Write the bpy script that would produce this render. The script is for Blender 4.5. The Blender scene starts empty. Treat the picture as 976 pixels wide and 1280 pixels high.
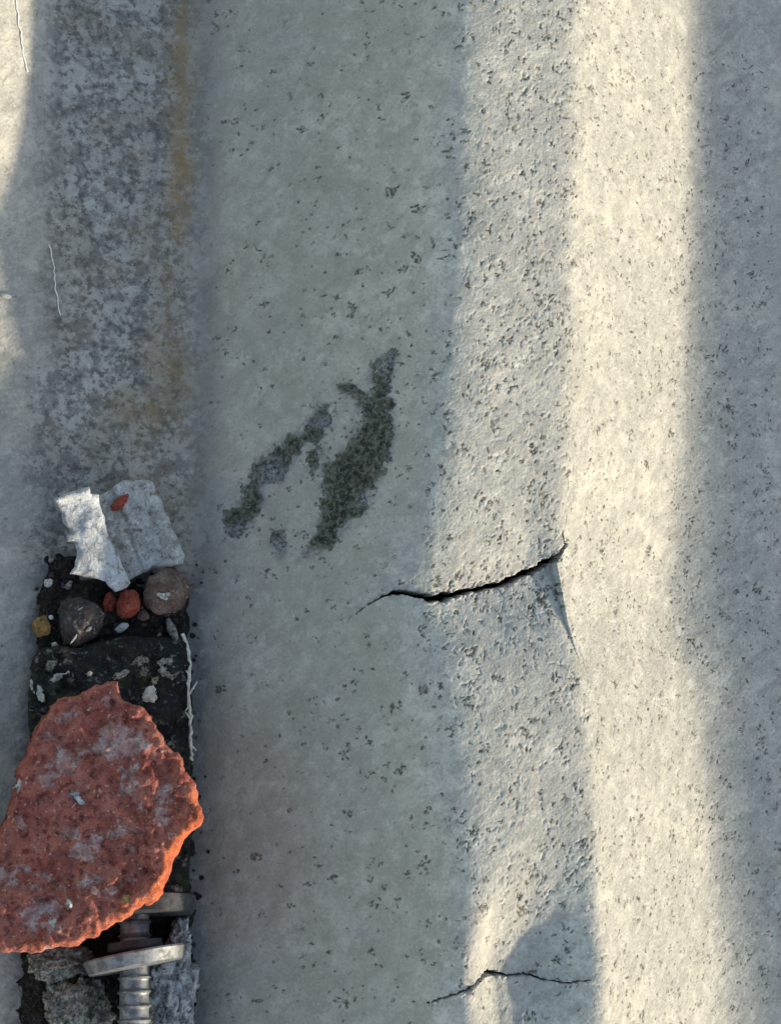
import bpy, bmesh, math, random
import numpy as np
from mathutils import Vector, Matrix
from mathutils.geometry import delaunay_2d_cdt

random.seed(7)
RNG = np.random.default_rng(11)
MM = 0.001
scene = bpy.context.scene
COL = scene.collection

# ------------------------------------------------------------------ camera
CAM_D, CAM_TX, CAM_TY, FOVY = 450.0, 18.0, 6.0, 39.0
TGT = np.array([0.0, 0.0, 25.0])
_d = np.array([-math.tan(math.radians(CAM_TX)), -math.tan(math.radians(CAM_TY)), 1.0])
_d /= np.linalg.norm(_d)
CAM_P = TGT + CAM_D * _d
_f = -_d
_r = np.cross(_f, [0, 1.0, 0]); _r /= np.linalg.norm(_r)
_u = np.cross(_r, _f)
_t = math.tan(math.radians(FOVY / 2))

cam_data = bpy.data.cameras.new('camera')
cam = bpy.data.objects.new('camera', cam_data)
COL.objects.link(cam)
cam_data.sensor_fit = 'VERTICAL'
cam_data.angle_y = math.radians(FOVY)
cam_data.clip_start = 0.01
cam_data.clip_end = 100
cam.matrix_world = Matrix(((_r[0], _u[0], _d[0], CAM_P[0] * MM), (_r[1], _u[1], _d[1], CAM_P[1] * MM),
                           (_r[2], _u[2], _d[2], CAM_P[2] * MM), (0, 0, 0, 1)))
scene.camera = cam

# ------------------------------------------------------------------ sun and sky
SUN_AZ = math.radians(-32)            # below the +X axis: light comes from the lower right
SUN_EL = math.radians(15.9)
SUN = np.array([math.cos(SUN_EL) * math.cos(SUN_AZ), math.cos(SUN_EL) * math.sin(SUN_AZ), math.sin(SUN_EL)])
world = bpy.data.worlds.new('World')
scene.world = world
world.use_nodes = True
wn = world.node_tree
bg = wn.nodes['Background']
sky = wn.nodes.new('ShaderNodeTexSky')
sky.sky_type = 'NISHITA'
sky.sun_disc = False
sky.sun_elevation = SUN_EL
sky.sun_rotation = math.atan2(SUN[0], SUN[1])
sky.air_density = 1.0
sky.dust_density = 0.6
sky.ozone_density = 1.0
wn.links.new(sky.outputs[0], bg.inputs[0])
bg.inputs[1].default_value = 0.15
sl = bpy.data.lights.new('sun', 'SUN')
sl.energy = 2.55
sl.angle = math.radians(1.2)
sl.color = (1.0, 0.955, 0.835)
so = bpy.data.objects.new('sun', sl)
COL.objects.link(so)
so.rotation_euler = Vector(SUN).to_track_quat('Z', 'Y').to_euler()
so.location = Vector(SUN)
vs = scene.view_settings
vs.view_transform = 'Standard'
vs.look = 'None'
vs.gamma = 1
vs.use_curve_mapping = False
vs.exposure = 1.33
vs.use_white_balance = True
vs.white_balance_temperature = 8100
vs.white_balance_tint = 10


# ------------------------------------------------------------------ helpers
def px(x, y, z):
    """point at height z (mm) seen at photo pixel x, y"""
    v = _f + _r * ((x - 488) / 640 * _t) + _u * ((640 - y) / 640 * _t)
    return CAM_P + v * ((z - CAM_P[2]) / v[2])


def px_fn(x, y, zf):
    z = 20.0
    for _ in range(25):
        p = px(x, y, z)
        z += 0.6 * (float(zf(p[0], p[1])) - z)
    return px(x, y, z)


def _hash(a, b, c, seed):
    h = (a.astype(np.int64) * 374761393 + b.astype(np.int64) * 668265263 + c.astype(np.int64) * 2147483647 + seed * 974634) & 0xffffffff
    h = ((h ^ (h >> 13)) * 1274126177) & 0xffffffff
    h = ((h ^ (h >> 16)) * 2246822519) & 0xffffffff
    return ((h ^ (h >> 15)) & 0xffffff) / float(0xffffff)


def noise2(x, y, seed=0):
    x = np.asarray(x, float); y = np.asarray(y, float)
    xi = np.floor(x); yi = np.floor(y)
    u = x - xi; v = y - yi
    u = u * u * (3 - 2 * u); v = v * v * (3 - 2 * v)
    z = np.zeros_like(xi)
    a = _hash(xi, yi, z, seed); b = _hash(xi + 1, yi, z, seed)
    c = _hash(xi, yi + 1, z, seed); d = _hash(xi + 1, yi + 1, z, seed)
    return ((a * (1 - u) + b * u) * (1 - v) + (c * (1 - u) + d * u) * v) * 2 - 1


def fbm2(x, y, oct=4, seed=0, gain=0.5):
    s = 0; a = 1.0; n = 0
    for o in range(oct):
        s = s + a * noise2(x * 2 ** o + 17.3 * o, y * 2 ** o - 9.1 * o, seed + o); n += a; a *= gain
    return s / n


def noise3(p, seed=0):
    i = np.floor(p); f = p - i; f = f * f * (3 - 2 * f)
    r = 0
    for dx in (0, 1):
        for dy in (0, 1):
            for dz in (0, 1):
                w = (f[:, 0] if dx else 1 - f[:, 0]) * (f[:, 1] if dy else 1 - f[:, 1]) * (f[:, 2] if dz else 1 - f[:, 2])
                r = r + w * _hash(i[:, 0] + dx, i[:, 1] + dy, i[:, 2] + dz, seed)
    return r * 2 - 1


def fbm3(p, oct=4, seed=0, gain=0.5):
    s = 0; a = 1.0; n = 0
    for o in range(oct):
        s = s + a * noise3(p * 2 ** o + 13.7 * o, seed + o); n += a; a *= gain
    return s / n


def sstep(a, b, x):
    t = np.clip((x - a) / (b - a), 0, 1)
    return t * t * (3 - 2 * t)


def link(name, me, mat=None, parent=None, loc=None):
    o = bpy.data.objects.new(name, me)
    COL.objects.link(o)
    if mat is not None and me is not None:
        me.materials.append(mat)
    if parent is not None:
        o.parent = parent
    return o


def mesh_from(name, V, F, mat, parent=None, smooth=True, origin=None):
    """V in mm, world; origin (mm) becomes the object's location"""
    V = np.asarray(V, float)
    if parent is not None:
        org = np.array(parent.location) / MM
        off = org
        loc = None
    else:
        off = np.array(origin) if origin is not None else np.array([V[:, 0].mean(), V[:, 1].mean(), V[:, 2].min()])
        loc = off
    me = bpy.data.meshes.new(name)
    me.from_pydata(((V - off) * MM).tolist(), [], [list(f) for f in F])
    me.validate()
    if smooth:
        me.polygons.foreach_set('use_smooth', np.ones(len(me.polygons), bool))
    me.update()
    o = link(name, me, mat, parent)
    if loc is not None:
        o.location = loc * MM
    return o


def tag(o, label=None, cat=None, group=None, kind=None):
    if label: o['label'] = label
    if cat: o['category'] = cat
    if group: o['group'] = group
    if kind: o['kind'] = kind
    return o


# ------------------------------------------------------------------ materials
class NT:
    def __init__(s, name, rough=0.9, spec=0.25, metal=0.0):
        s.m = bpy.data.materials.new(name); s.m.use_nodes = True
        s.t = s.m.node_tree; s.b = s.t.nodes['Principled BSDF']
        s.b.inputs['Roughness'].default_value = rough
        s.b.inputs['Specular IOR Level'].default_value = spec
        s.b.inputs['Metallic'].default_value = metal
        s.c = s.t.nodes.new('ShaderNodeTexCoord').outputs['Object']

    def n(s, typ, **kw):
        nd = s.t.nodes.new(typ)
        for k, v in kw.items():
            setattr(nd, k, v)
        return nd

    def L(s, a, b):
        if isinstance(a, (int, float)): b.default_value = a
        elif isinstance(a, tuple): b.default_value = a if len(a) == 4 else (*a, 1)
        else: s.t.links.new(a, b)

    def map(s, scale=(1, 1, 1), rot=(0, 0, 0), loc=(0, 0, 0)):
        m = s.n('ShaderNodeMapping'); s.L(s.c, m.inputs['Vector'])
        m.inputs['Scale'].default_value = scale; m.inputs['Rotation'].default_value = rot; m.inputs['Location'].default_value = loc
        return m.outputs[0]

    def rotscale(s, rot, scale):
        a = s.map(rot=(0, 0, rot)); m = s.n('ShaderNodeMapping'); s.L(a, m.inputs['Vector']); m.inputs['Scale'].default_value = scale
        return m.outputs[0]

    def noise(s, mm, detail=4, rough=0.55, vec=None, dist=0.0):
        n = s.n('ShaderNodeTexNoise'); s.L(vec if vec is not None else s.c, n.inputs['Vector'])
        n.inputs['Scale'].default_value = 1000.0 / mm; n.inputs['Detail'].default_value = detail
        n.inputs['Roughness'].default_value = rough; n.inputs['Distortion'].default_value = dist
        return n.outputs['Fac']

    def voro(s, mm, vec=None, feature='F1', rnd=1.0):
        n = s.n('ShaderNodeTexVoronoi', feature=feature); s.L(vec if vec is not None else s.c, n.inputs['Vector'])
        n.inputs['Scale'].default_value = 1000.0 / mm; n.inputs['Randomness'].default_value = rnd
        return n

    def rng(s, v, a, b, c=0.0, d=1.0, smooth=True):
        n = s.n('ShaderNodeMapRange', interpolation_type='SMOOTHSTEP' if smooth else 'LINEAR')
        s.L(v, n.inputs['Value'])
        for k, q in zip(('From Min', 'From Max', 'To Min', 'To Max'), (a, b, c, d)):
            s.L(q, n.inputs[k])
        return n.outputs[0]

    def math(s, op, a, b=0.0):
        n = s.n('ShaderNodeMath', operation=op); s.L(a, n.inputs[0]); s.L(b, n.inputs[1]); return n.outputs[0]

    def mix(s, f, a, b, mode='MIX'):
        n = s.n('ShaderNodeMix', data_type='RGBA', blend_type=mode)
        s.L(f, n.inputs[0]); s.L(a, n.inputs[6]); s.L(b, n.inputs[7]); return n.outputs[2]

    def attr(s, name):
        n = s.n('ShaderNodeAttribute', attribute_name=name); return n.outputs['Fac']

    def bump(s, h, dist_mm, strength=1.0, prev=None):
        n = s.n('ShaderNodeBump'); s.L(h, n.inputs['Height']); n.inputs['Distance'].default_value = dist_mm * MM
        n.inputs['Strength'].default_value = strength
        if prev is not None: s.L(prev, n.inputs['Normal'])
        return n.outputs[0]

    def done(s, col, normal=None, rough=None):
        s.L(col, s.b.inputs['Base Color'])
        if normal is not None: s.L(normal, s.b.inputs['Normal'])
        if rough is not None: s.L(rough, s.b.inputs['Roughness'])
        return s.m


def mat_cement():
    k = NT('weathered_fibre_cement', 0.92, 0.2)
    big = k.noise(30, 4); med = k.noise(5, 5, 0.62); fine = k.noise(0.9, 3, 0.6); mot = k.noise(11, 5, 0.62, dist=0.4, vec=k.map(loc=(.4, .2, .1)))
    streak = k.noise(3.5, 4, 0.6, vec=k.rotscale(math.radians(-38), (0.34, 1, 1)))
    c = k.mix(k.rng(big, 0.35, 0.65), (0.385, 0.375, 0.345), (0.475, 0.455, 0.405))
    c = k.mix(k.rng(mot, 0.42, 0.62, 0, 0.55), c, (0.32, 0.315, 0.29))
    c = k.mix(k.rng(med, 0.42, 0.62, 0, 0.5), c, (0.30, 0.295, 0.275))
    c = k.mix(k.rng(med, 0.32, 0.44, 0.5, 0), c, (0.56, 0.545, 0.50))
    c = k.mix(k.rng(streak, 0.50, 0.64, 0, 0.55), c, (0.25, 0.25, 0.23))
    c = k.mix(k.rng(fine, 0.52, 0.68, 0, 0.5), c, (0.22, 0.215, 0.20))
    c = k.mix(k.rng(fine, 0.30, 0.45, 0.4, 0), c, (0.62, 0.605, 0.56))
    c = k.mix(k.math('MULTIPLY', k.attr('shade_tint'), k.rng(mot, 0.3, 0.7, 0.5, 0.95)), c, k.mix(0.5, c, (0.285, 0.26, 0.20)))
    # valley floor: damp dirt, algae mottling
    d = k.attr('dirt')
    m1 = k.noise(6, 6, 0.7, dist=0.15); m2 = k.noise(2.0, 5, 0.68, dist=0.1, vec=k.map(loc=(.3, .1, 0))); m3 = k.noise(24, 4, 0.6)
    v = k.mix(k.rng(m1, 0.42, 0.58), (0.185, 0.18, 0.175), (0.385, 0.38, 0.365))
    v = k.mix(k.rng(m3, 0.46, 0.58, 0, 0.4), v, (0.24, 0.21, 0.16))
    v = k.mix(k.rng(m2, 0.52, 0.60, 0, 0.8), v, (0.09, 0.092, 0.092))
    v = k.mix(k.rng(m2, 0.34, 0.44, 0.6, 0), v, (0.47, 0.465, 0.45))
    c = k.mix(d, c, v)
    r = k.attr('rust')
    rm = k.math('MULTIPLY', r, k.rng(k.noise(4, 5, 0.65), 0.3, 0.65, 0.35, 1.0))
    c = k.mix(rm, c, (0.27, 0.175, 0.085))
    g = k.attr('grime')
    c = k.mix(g, c, (0.13, 0.135, 0.14))
    f = k.attr('fleck')
    fm = k.math('MULTIPLY', k.rng(f, 0.15, 0.6), k.rng(k.noise(0.8, 2, 0.6), 0.38, 0.55, 0.35, 1.0))
    c = k.mix(fm, c, (0.095, 0.088, 0.072))
    nrm = k.bump(med, 1.0, 0.28)
    nrm = k.bump(fine, 0.5, 0.6, nrm)
    nrm = k.bump(streak, 0.8, 0.32, nrm)
    nrm = k.bump(k.math('MULTIPLY', m2, d), 1.2, 0.5, nrm)
    return k.done(c, nrm)


def mat_rock(name, c1, c2, c3=None, mm=6.0, bump=0.8, c3cut=(0.58, 0.68), fine_dark=0.5, rough=0.95):
    k = NT(name, rough, 0.2)
    a = k.noise(mm, 6, 0.65); b = k.noise(mm * 0.33, 5, 0.7, vec=k.map(loc=(.21, .4, .1))); f = k.noise(0.7, 3, 0.65)
    c = k.mix(k.rng(a, 0.40, 0.60), c1, c2)
    c = k.mix(k.rng(b, 0.36, 0.46, 0.5, 0), c, tuple(min(0.8, x * 1.6) for x in c2))
    if c3: c = k.mix(k.rng(b, c3cut[0] - 0.05, c3cut[1] - 0.05), c, c3)
    c = k.mix(k.rng(f, 0.5, 0.66, 0, fine_dark), c, tuple(x * 0.3 for x in c1))
    n = k.bump(a, bump * 1.5, 0.6); n = k.bump(b, bump, 0.8, n); n = k.bump(f, bump * 0.6, 0.8, n)
    return k.done(c, n)


def mat_brick():
    k = NT('broken_terracotta', 0.95, 0.2)
    a = k.noise(9, 5, 0.6); b = k.noise(2.6, 5, 0.7); f = k.noise(0.7, 3, 0.65)
    c = k.mix(k.rng(a, 0.40, 0.60), (0.26, 0.07, 0.052), (0.37, 0.115, 0.088))
    c = k.mix(k.rng(b, 0.52, 0.62, 0, 0.8), c, (0.105, 0.026, 0.019))
    c = k.mix(k.rng(b, 0.32, 0.44, 0.6, 0), c, (0.42, 0.16, 0.13))
    mo = k.noise(8.0, 7, 0.7, dist=0.35, vec=k.map(loc=(.013, .37, .2)))
    mk = k.math('MULTIPLY', k.rng(k.math('ADD', k.math('MULTIPLY', mo, 1.5), k.math('MULTIPLY', k.attr('topface'), 0.26)), 0.89, 0.96), k.rng(b, 0.42, 0.56, 1.0, 0.3))
    mort = k.mix(k.rng(k.noise(1.3, 4, 0.7), 0.40, 0.60), (0.28, 0.235, 0.23), (0.52, 0.47, 0.46))
    c = k.mix(k.math('MULTIPLY', mk, 0.75), c, mort)
    c = k.mix(k.rng(k.noise(4.5, 6, 0.72, vec=k.map(loc=(.9, .3, .6))), 0.46, 0.62, 0, 0.14), c, (0.46, 0.28, 0.24))
    lit_rim = k.mix(k.rng(b, 0.4, 0.6), (0.50, 0.125, 0.045), (0.38, 0.085, 0.038))  # orange that puts the sunlit look of the broken rim into the colour
    c = k.mix(k.math('MULTIPLY', k.attr('lit_rim'), k.rng(b, 0.3, 0.5, 1.0, 0.7)), c, lit_rim)
    c = k.mix(k.rng(f, 0.54, 0.68, 0, 0.6), c, (0.07, 0.02, 0.014))
    c = k.mix(k.rng(k.noise(1.3, 2, 0.5, vec=k.map(loc=(.7, .1, .3))), 0.66, 0.70, 0, 0.75), c, (0.50, 0.33, 0.27))
    n = k.bump(a, 1.5, 0.5); n = k.bump(b, 1.3, 0.9, n); n = k.bump(f, 0.5, 0.8, n); n = k.bump(mk, 0.6, 0.6, n)
    return k.done(c, n)


def mat_moss():
    k = NT('dark_moss_crust', 1.0, 0.1)
    a = k.noise(2.4, 5, 0.72); b = k.noise(1.1, 4, 0.7, vec=k.map(loc=(.5, .2, 0))); g = k.noise(10, 4, 0.6)
    c = k.mix(k.rng(a, 0.42, 0.58), (0.05, 0.052, 0.04), (0.17, 0.172, 0.13))
    c = k.mix(k.rng(g, 0.45, 0.58, 0, 0.6), c, (0.085, 0.095, 0.06))
    pz = k.rng(g, 0.36, 0.56, 0.62, 0.54)
    c = k.mix(k.math('MULTIPLY', k.math('GREATER_THAN', b, pz), 0.75), c, (0.25, 0.245, 0.22))
    c = k.mix(k.math('MULTIPLY', k.rng(k.attr('edge'), 0.0, 1.0, 1.0, 0.0), k.rng(b, 0.40, 0.56, 0.2, 0.8)), c, (0.26, 0.26, 0.235))
    c = k.mix(k.math('MULTIPLY', k.attr('pale'), k.rng(b, 0.42, 0.56, 0.1, 1)), c, (0.34, 0.34, 0.36))
    n = k.bump(b, 1.2, 0.9); n = k.bump(a, 1.6, 0.8, n)
    return k.done(c, n)


def mat_slab():
    k = NT('mossy_bitumen', 0.85, 0.3)
    a = k.noise(7, 5, 0.65); b = k.noise(3.0, 6, 0.72, dist=0.5); f = k.noise(0.9, 3, 0.7)
    c = k.mix(k.rng(a, 0.35, 0.65), (0.007, 0.008, 0.010), (0.022, 0.023, 0.024))
    c = k.mix(k.rng(k.noise(10, 5, .7, vec=k.map(loc=(.1, .7, 0))), 0.52, 0.66, 0, 0.8), c, (0.035, 0.05, 0.022))
    c = k.mix(k.rng(b, 0.555, 0.63, 0, 0.85), c, (0.20, 0.20, 0.175))
    c = k.mix(k.rng(f, 0.58, 0.68, 0, 0.5), c, (0.12, 0.12, 0.105))
    n = k.bump(b, 1.6, 0.8); n = k.bump(f, 0.6, 0.8, n)
    return k.done(c, n)


def mat_metal(name, col, rough=0.42, metal=0.85):
    k = NT(name, rough, 0.5, metal)
    a = k.noise(3, 4, 0.6); f = k.noise(0.5, 3, 0.6)
    c = k.mix(k.rng(a, 0.42, 0.58), col, tuple(x * 0.55 for x in col))
    c = k.mix(k.rng(k.noise(1.6, 5, 0.7), 0.55, 0.66, 0, 0.6), c, (0.085, 0.08, 0.075))
    n = k.bump(f, 0.12, 0.5)
    return k.done(c, n, k.rng(a, 0.3, 0.7, rough - 0.1, rough + 0.15))


M_CEM = mat_cement()
M_BRICK = mat_brick()
M_MOSS = mat_moss()
M_SLAB = mat_slab()
M_SOIL = mat_rock('black_damp_soil', (0.012, 0.011, 0.011), (0.034, 0.030, 0.027), (0.075, 0.066, 0.058), 4, 1.6, (0.56, 0.66))
M_DECK = mat_rock('dark_timber_deck', (0.03, 0.026, 0.02), (0.05, 0.042, 0.032), None, 20, 0.5)
M_GREYCHIP = mat_rock('grey_cement_chip', (0.32, 0.32, 0.30), (0.46, 0.465, 0.46), (0.20, 0.175, 0.15), 8, 1.2)
M_WHITECHIP = mat_rock('pale_blue_white_chip', (0.32, 0.335, 0.35), (0.46, 0.49, 0.52), (0.22, 0.21, 0.19), 7, 0.9, (0.58, 0.70), 0.35)
M_DKSTONE = mat_rock('dark_grey_stone', (0.055, 0.047, 0.045), (0.10, 0.088, 0.085), (0.24, 0.23, 0.22), 6, 1.2, (0.63, 0.69))
M_BRSTONE = mat_rock('brown_stone', (0.12, 0.075, 0.06), (0.20, 0.145, 0.12), (0.30, 0.27, 0.25), 5, 0.9, (0.62, 0.72))
M_OCHRE = mat_rock('ochre_stone', (0.30, 0.18, 0.06), (0.38, 0.26, 0.11), (0.14, 0.08, 0.03), 4, 0.8)
M_RED = mat_rock('red_chip', (0.26, 0.055, 0.038), (0.34, 0.085, 0.06), (0.14, 0.03, 0.02), 4, 0.8)
M_CRUMB = mat_rock('white_crumb', (0.48, 0.48, 0.45), (0.66, 0.66, 0.62), (0.35, 0.34, 0.30), 2, 0.6)
M_LICHEN = mat_rock('grey_lichen', (0.27, 0.265, 0.225), (0.46, 0.455, 0.41), (0.08, 0.078, 0.06), 3.0, 1.4, (0.56, 0.68), 0.6)
M_PALELICH = mat_rock('pale_blue_grey_lichen', (0.33, 0.33, 0.335), (0.60, 0.61, 0.62), (0.11, 0.10, 0.09), 4.5, 1.4, (0.58, 0.70), 0.5)
M_GREEN = mat_rock('green_moss', (0.07, 0.085, 0.018), (0.13, 0.14, 0.035), (0.03, 0.035, 0.01), 2, 1.2)
M_STEM = mat_rock('dry_white_stem', (0.40, 0.39, 0.34), (0.56, 0.55, 0.50), None, 3, 0.3)
M_FIBRE = mat_rock('white_fibre', (0.74, 0.74, 0.72), (0.80, 0.80, 0.78), None, 5, 0.05, fine_dark=0.0)
M_STEEL = mat_metal('galvanised_steel', (0.235, 0.25, 0.265), 0.52, 0.5)
M_ZINC = mat_metal('dull_zinc', (0.030, 0.036, 0.044), 0.75, 0.0)
M_RUBBER = mat_rock('dark_rubber', (0.045, 0.05, 0.055), (0.07, 0.075, 0.08), None, 4, 0.2, rough=0.7)

# ------------------------------------------------------------------ the roof sheet's shape
HC = 52.0                    # rib height
SL = 0.755                   # slope of the rib flanks


def path(pts, z):
    P = np.array([px(x, y, z)[:2] for x, y in pts])
    o = np.argsort(P[:, 1])
    ys, xs = P[o, 1], P[o, 0]

    def f(y):
        v = np.interp(y, ys, xs)
        return v
    # smoothed table
    t = np.linspace(-420, 420, 1681)
    g = np.exp(-0.5 * (np.arange(-30, 31) * 0.5 / 5.0) ** 2); g /= g.sum()
    tab = np.convolve(np.pad(f(t), 30, 'edge'), g, 'valid')
    return lambda y: np.interp(y, t, tab)


E0 = path([(74, 0), (60, 500), (44, 850), (34, 1280)], 0)
E1 = path([(243, 0), (243, 640), (246, 1280)], 0)
E2 = path([(578, 0), (574, 300), (562, 560), (548, 700), (548, 780), (572, 900), (584, 1050), (592, 1280)], HC)
E3 = path([(714, 0), (709, 560), (702, 680), (706, 730), (716, 790), (730, 850), (737, 1000), (746, 1280)], HC - 5)

_t2 = np.linspace(-420, 420, 421); _g2 = np.exp(-0.5 * (np.arange(-45, 46) * 2 / 26.0) ** 2); _g2 /= _g2.sum()
_e3s = np.convolve(np.pad(E3(_t2), 45, 'edge'), _g2, 'valid')
E3S = lambda y: np.interp(y, _t2, _e3s)


def ramp(d, w):
    return 0.5 * (d + np.sqrt(d * d + w * w))


CRACK_PX = [(436, 772), (455, 755), (478, 746), (492, 740), (515, 744), (540, 748), (556, 747), (572, 743), (598, 736), (618, 732), (640, 727), (656, 718), (672, 712), (684, 703), (697, 697), (705, 687), (711, 679)]
CRACK_W = [0.1, 0.2, 0.4, 1.2, 1.7, 2.2, 2.6, 2.0, 1.6, 1.6, 1.7, 1.8, 2.0, 2.1, 1.8, 1.0, 0.5]
CRACK2_PX = [(525, 1247), (550, 1241), (575, 1233), (595, 1224), (610, 1217), (622, 1219), (640, 1222), (660, 1220), (680, 1225), (705, 1227), (730, 1222)]
CRACK2_W = [0.2, 0.5, 0.7, 0.8, 1.3, 0.9, 0.6, 0.45, 0.45, 0.4, 0.25]


def jag(pts, ws, z, n=10, amp=0.55, seed=1):
    """pixel polyline -> jagged world polyline x, y, width"""
    P = np.array([[*px(x, y, z(x))[:2], w] for (x, y), w in zip(pts, ws)])
    out = []
    for i in range(len(P) - 1):
        for t in np.linspace(0, 1, n, endpoint=False):
            out.append(P[i] * (1 - t) + P[i + 1] * t)
    out.append(P[-1])
    out = np.array(out)
    s = np.arange(len(out)) / n
    out[:, 1] += amp * (noise2(s * 2.7, s * 0 + 3.3, seed) * 0.6 + noise2(s * 6.1, s * 0 + 8.3, seed + 1) * 0.4)
    out[:, 2] *= 1 + 0.4 * noise2(s * 3.9, s * 0 + 1.3, seed + 2) + 0.35 * noise2(s * 9.7, s * 0 + 4.3, seed + 4)
    return out


_cz = lambda x: HC - 8 - max(0, 555 - x) * 0.15
CR1 = jag(CRACK_PX, CRACK_W, _cz, seed=3)
CR2 = jag(CRACK2_PX, CRACK2_W, lambda x: HC - 7 - max(0, 585 - x) * 0.12, amp=0.4, seed=9)
CR1B = np.array([[*px(711, 679, HC - 7)[:2], 0.6], [*px(707, 672, HC - 7)[:2], 0.5], [*px(706, 664, HC - 7)[:2], 0.15]])
GAP_PX = [(697, 695), (702, 715), (706, 735), (711, 760), (715, 780), (721, 802), (727, 822), (731, 850)]
GAP = np.array([px(x, y, HC - 6)[:2] for x, y in GAP_PX])


def crack_y(c, x):
    o = np.argsort(c[:, 0]); return np.interp(x, c[o, 0], c[o, 1])


def zs(x, y):
    """height of the sheet (mm), with the damaged rib, without the pits"""
    x = np.asarray(x, float); y = np.asarray(y, float)
    e0, e1, e2, e3 = E0(y), E1(y), E2(y), E3(y)
    h = SL * (e2 - e1)
    # crown tilts up a little to its right edge, slightly hollow in the middle
    t = -0.09
    z = SL * ramp(x - e1, 7) - (SL - t) * ramp(x - e2, 8)
    hollow = 0.06
    mid = 0.5 * (e2 + e3) + 7
    z = z + hollow * ramp(x - mid, 14)
    htop = h + t * (e3 - e2) + hollow * (e3 - mid)
    z = z - (SL + t + hollow) * ramp(x - e3, 3.4)
    e4 = E3S(y) + htop / SL
    z = z + SL * ramp(x - e4, 8)
    # the next ribs to the right and the rib to the left
    e4 = E3S(y) + htop / SL
    for i in range(3):
        b = e4 + 112 + i * 294
        z = z + SL * ramp(x - b, 7) - SL * ramp(x - b - 75, 11) - SL * ramp(x - b - 110, 5) + SL * ramp(x - b - 184, 8)
    fa = np.interp(y, [-200, -40, 10, 88, 112, 138, 180], [0.22, 0.2, 0.06, 0.06, 0.45, 0.74, 0.8]); fb = (53.6 - 71 * fa) / 29
    z = z + fa * ramp(e0 - x, 12) + fb * ramp(e0 - 42 - x, 8) - (fa + fb) * ramp(e0 - 71 - x, 6) - SL * ramp(e0 - 106 - x, 10) + SL * ramp(e0 - 176 - x, 7)
    for i in range(1, 4):
        b = e0 - i * 222
        z = z + SL * ramp(b - x, 8) - SL * ramp(b - 71 - x, 6) - SL * ramp(b - 106 - x, 10) + SL * ramp(b - 176 - x, 7)
    # ---- damage round the upper crack
    yc = crack_y(CR1, x)
    xl, xr = CR1[0, 0], CR1[-1, 0]
    dy = y - yc
    wx = sstep(xl - 4, xl + 34, x) * (1 - sstep(xr - 3, xr + 10, x))
    up = -4.8 * np.exp(-np.clip(dy, 0, None) / 15.0) * sstep(xl - 2, xl + 24, x) * (1 - sstep(xr - 16, xr - 1, x)) * (dy >= 0)
    xg = np.interp(-y, -GAP[:, 1], GAP[:, 0])
    fall = np.exp(-np.clip(-dy, 0, None) / 27.0)
    side = np.where(x < xg, 1.0, 0.0)
    gapend = sstep(GAP[-1, 1], GAP[-1, 1] + 26, y)
    sink = -5.4 * fall * sstep(xl, xl + 40, x) * side * (dy < 0) * gapend * (1 - 0.22 * (1 - sstep(0, 14, xg - x)))
    z = z + up + sink
    # ---- the crown dips towards the lower crack, and tips up beyond it
    yd = crack_y(CR2, np.clip(x, CR2[0, 0], CR2[-1, 0]))
    s = y - yd
    inx = sstep(e2 - 2, e2 + 12, x) * (1 - sstep(e3 - 27, e3 + 2.5, x))
    dip = np.where(s > 0, np.exp(-(s / (13.0 + 25.0 * sstep(e2 - 4, e3, x))) ** 2), np.exp(-(s / 22.0) ** 2))
    z = z - 9.0 * dip * inx
    z = z + 1.6 * dip * np.exp(-((x - e3 - 1) / 7.0) ** 2)
    z = z - 0.7 * (s > 0) * np.exp(-np.clip(s, 0, None) / 12.0) * sstep(CR2[0, 0], CR2[0, 0] + 12, x) * (1 - sstep(CR2[-1, 0] - 14, CR2[-1, 0], x))
    # ---- slow unevenness
    z = z + 0.55 * fbm2(x / 38.0, y / 55.0, 3, 21) + 0.16 * fbm2(x / 7.0, y / 9.0, 3, 31)
    return z


def seg_dist(x, y, C):
    """distance to a polyline and the width there"""
    best = np.full(x.shape, 1e9); w = np.zeros(x.shape)
    for i in range(len(C) - 1):
        a, b = C[i], C[i + 1]
        d = b[:2] - a[:2]; L2 = d @ d + 1e-9
        t = np.clip(((x - a[0]) * d[0] + (y - a[1]) * d[1]) / L2, 0, 1)
        q = np.hypot(x - a[0] - t * d[0], y - a[1] - t * d[1])
        m = q < best
        best = np.where(m, q, best); w = np.where(m, a[2] + t * (b[2] - a[2]), w)
    return best, w


# grid lines: fine where the picture looks, coarse far out
def axis(fine0, fine1, step, out0, out1, dense):
    a = [fine0]
    while a[-1] < fine1:
        s = step
        for d0, d1, ds in dense:
            if d0 <= a[-1] <= d1: s = ds
        a.append(a[-1] + s)
    r = []; s = step; v = a[-1]
    while v < out1:
        s = min(s * 1.22, 8); v += s; r.append(v)
    l = []; s = step; v = a[0]
    while v > out0:
        s = min(s * 1.22, 8); v -= s; l.append(v)
    return np.array(l[::-1] + a + r)


GX = axis(-132, 158, 0.36, -820, 900, [(CR1[0, 0] - 1, CR1[-1, 0] + 4, 0.26)])
_ys = lambda v: px(600, v, HC)[1]
GY = axis(-168, 182, 0.36, -900, 900, [(_ys(850), _ys(655), 0.24), (_ys(1252), _ys(1208), 0.24)])
X, Y = np.meshgrid(GX, GY)
Z = zs(X, Y)
e0, e1, e2, e3 = E0(Y), E1(Y), E2(Y), E3(Y)
nearx = (X > -140) & (X < 170) & (Y > -180) & (Y < 195)

# pits and flecks
FL = np.zeros_like(X); HP = np.zeros_like(X)


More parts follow.
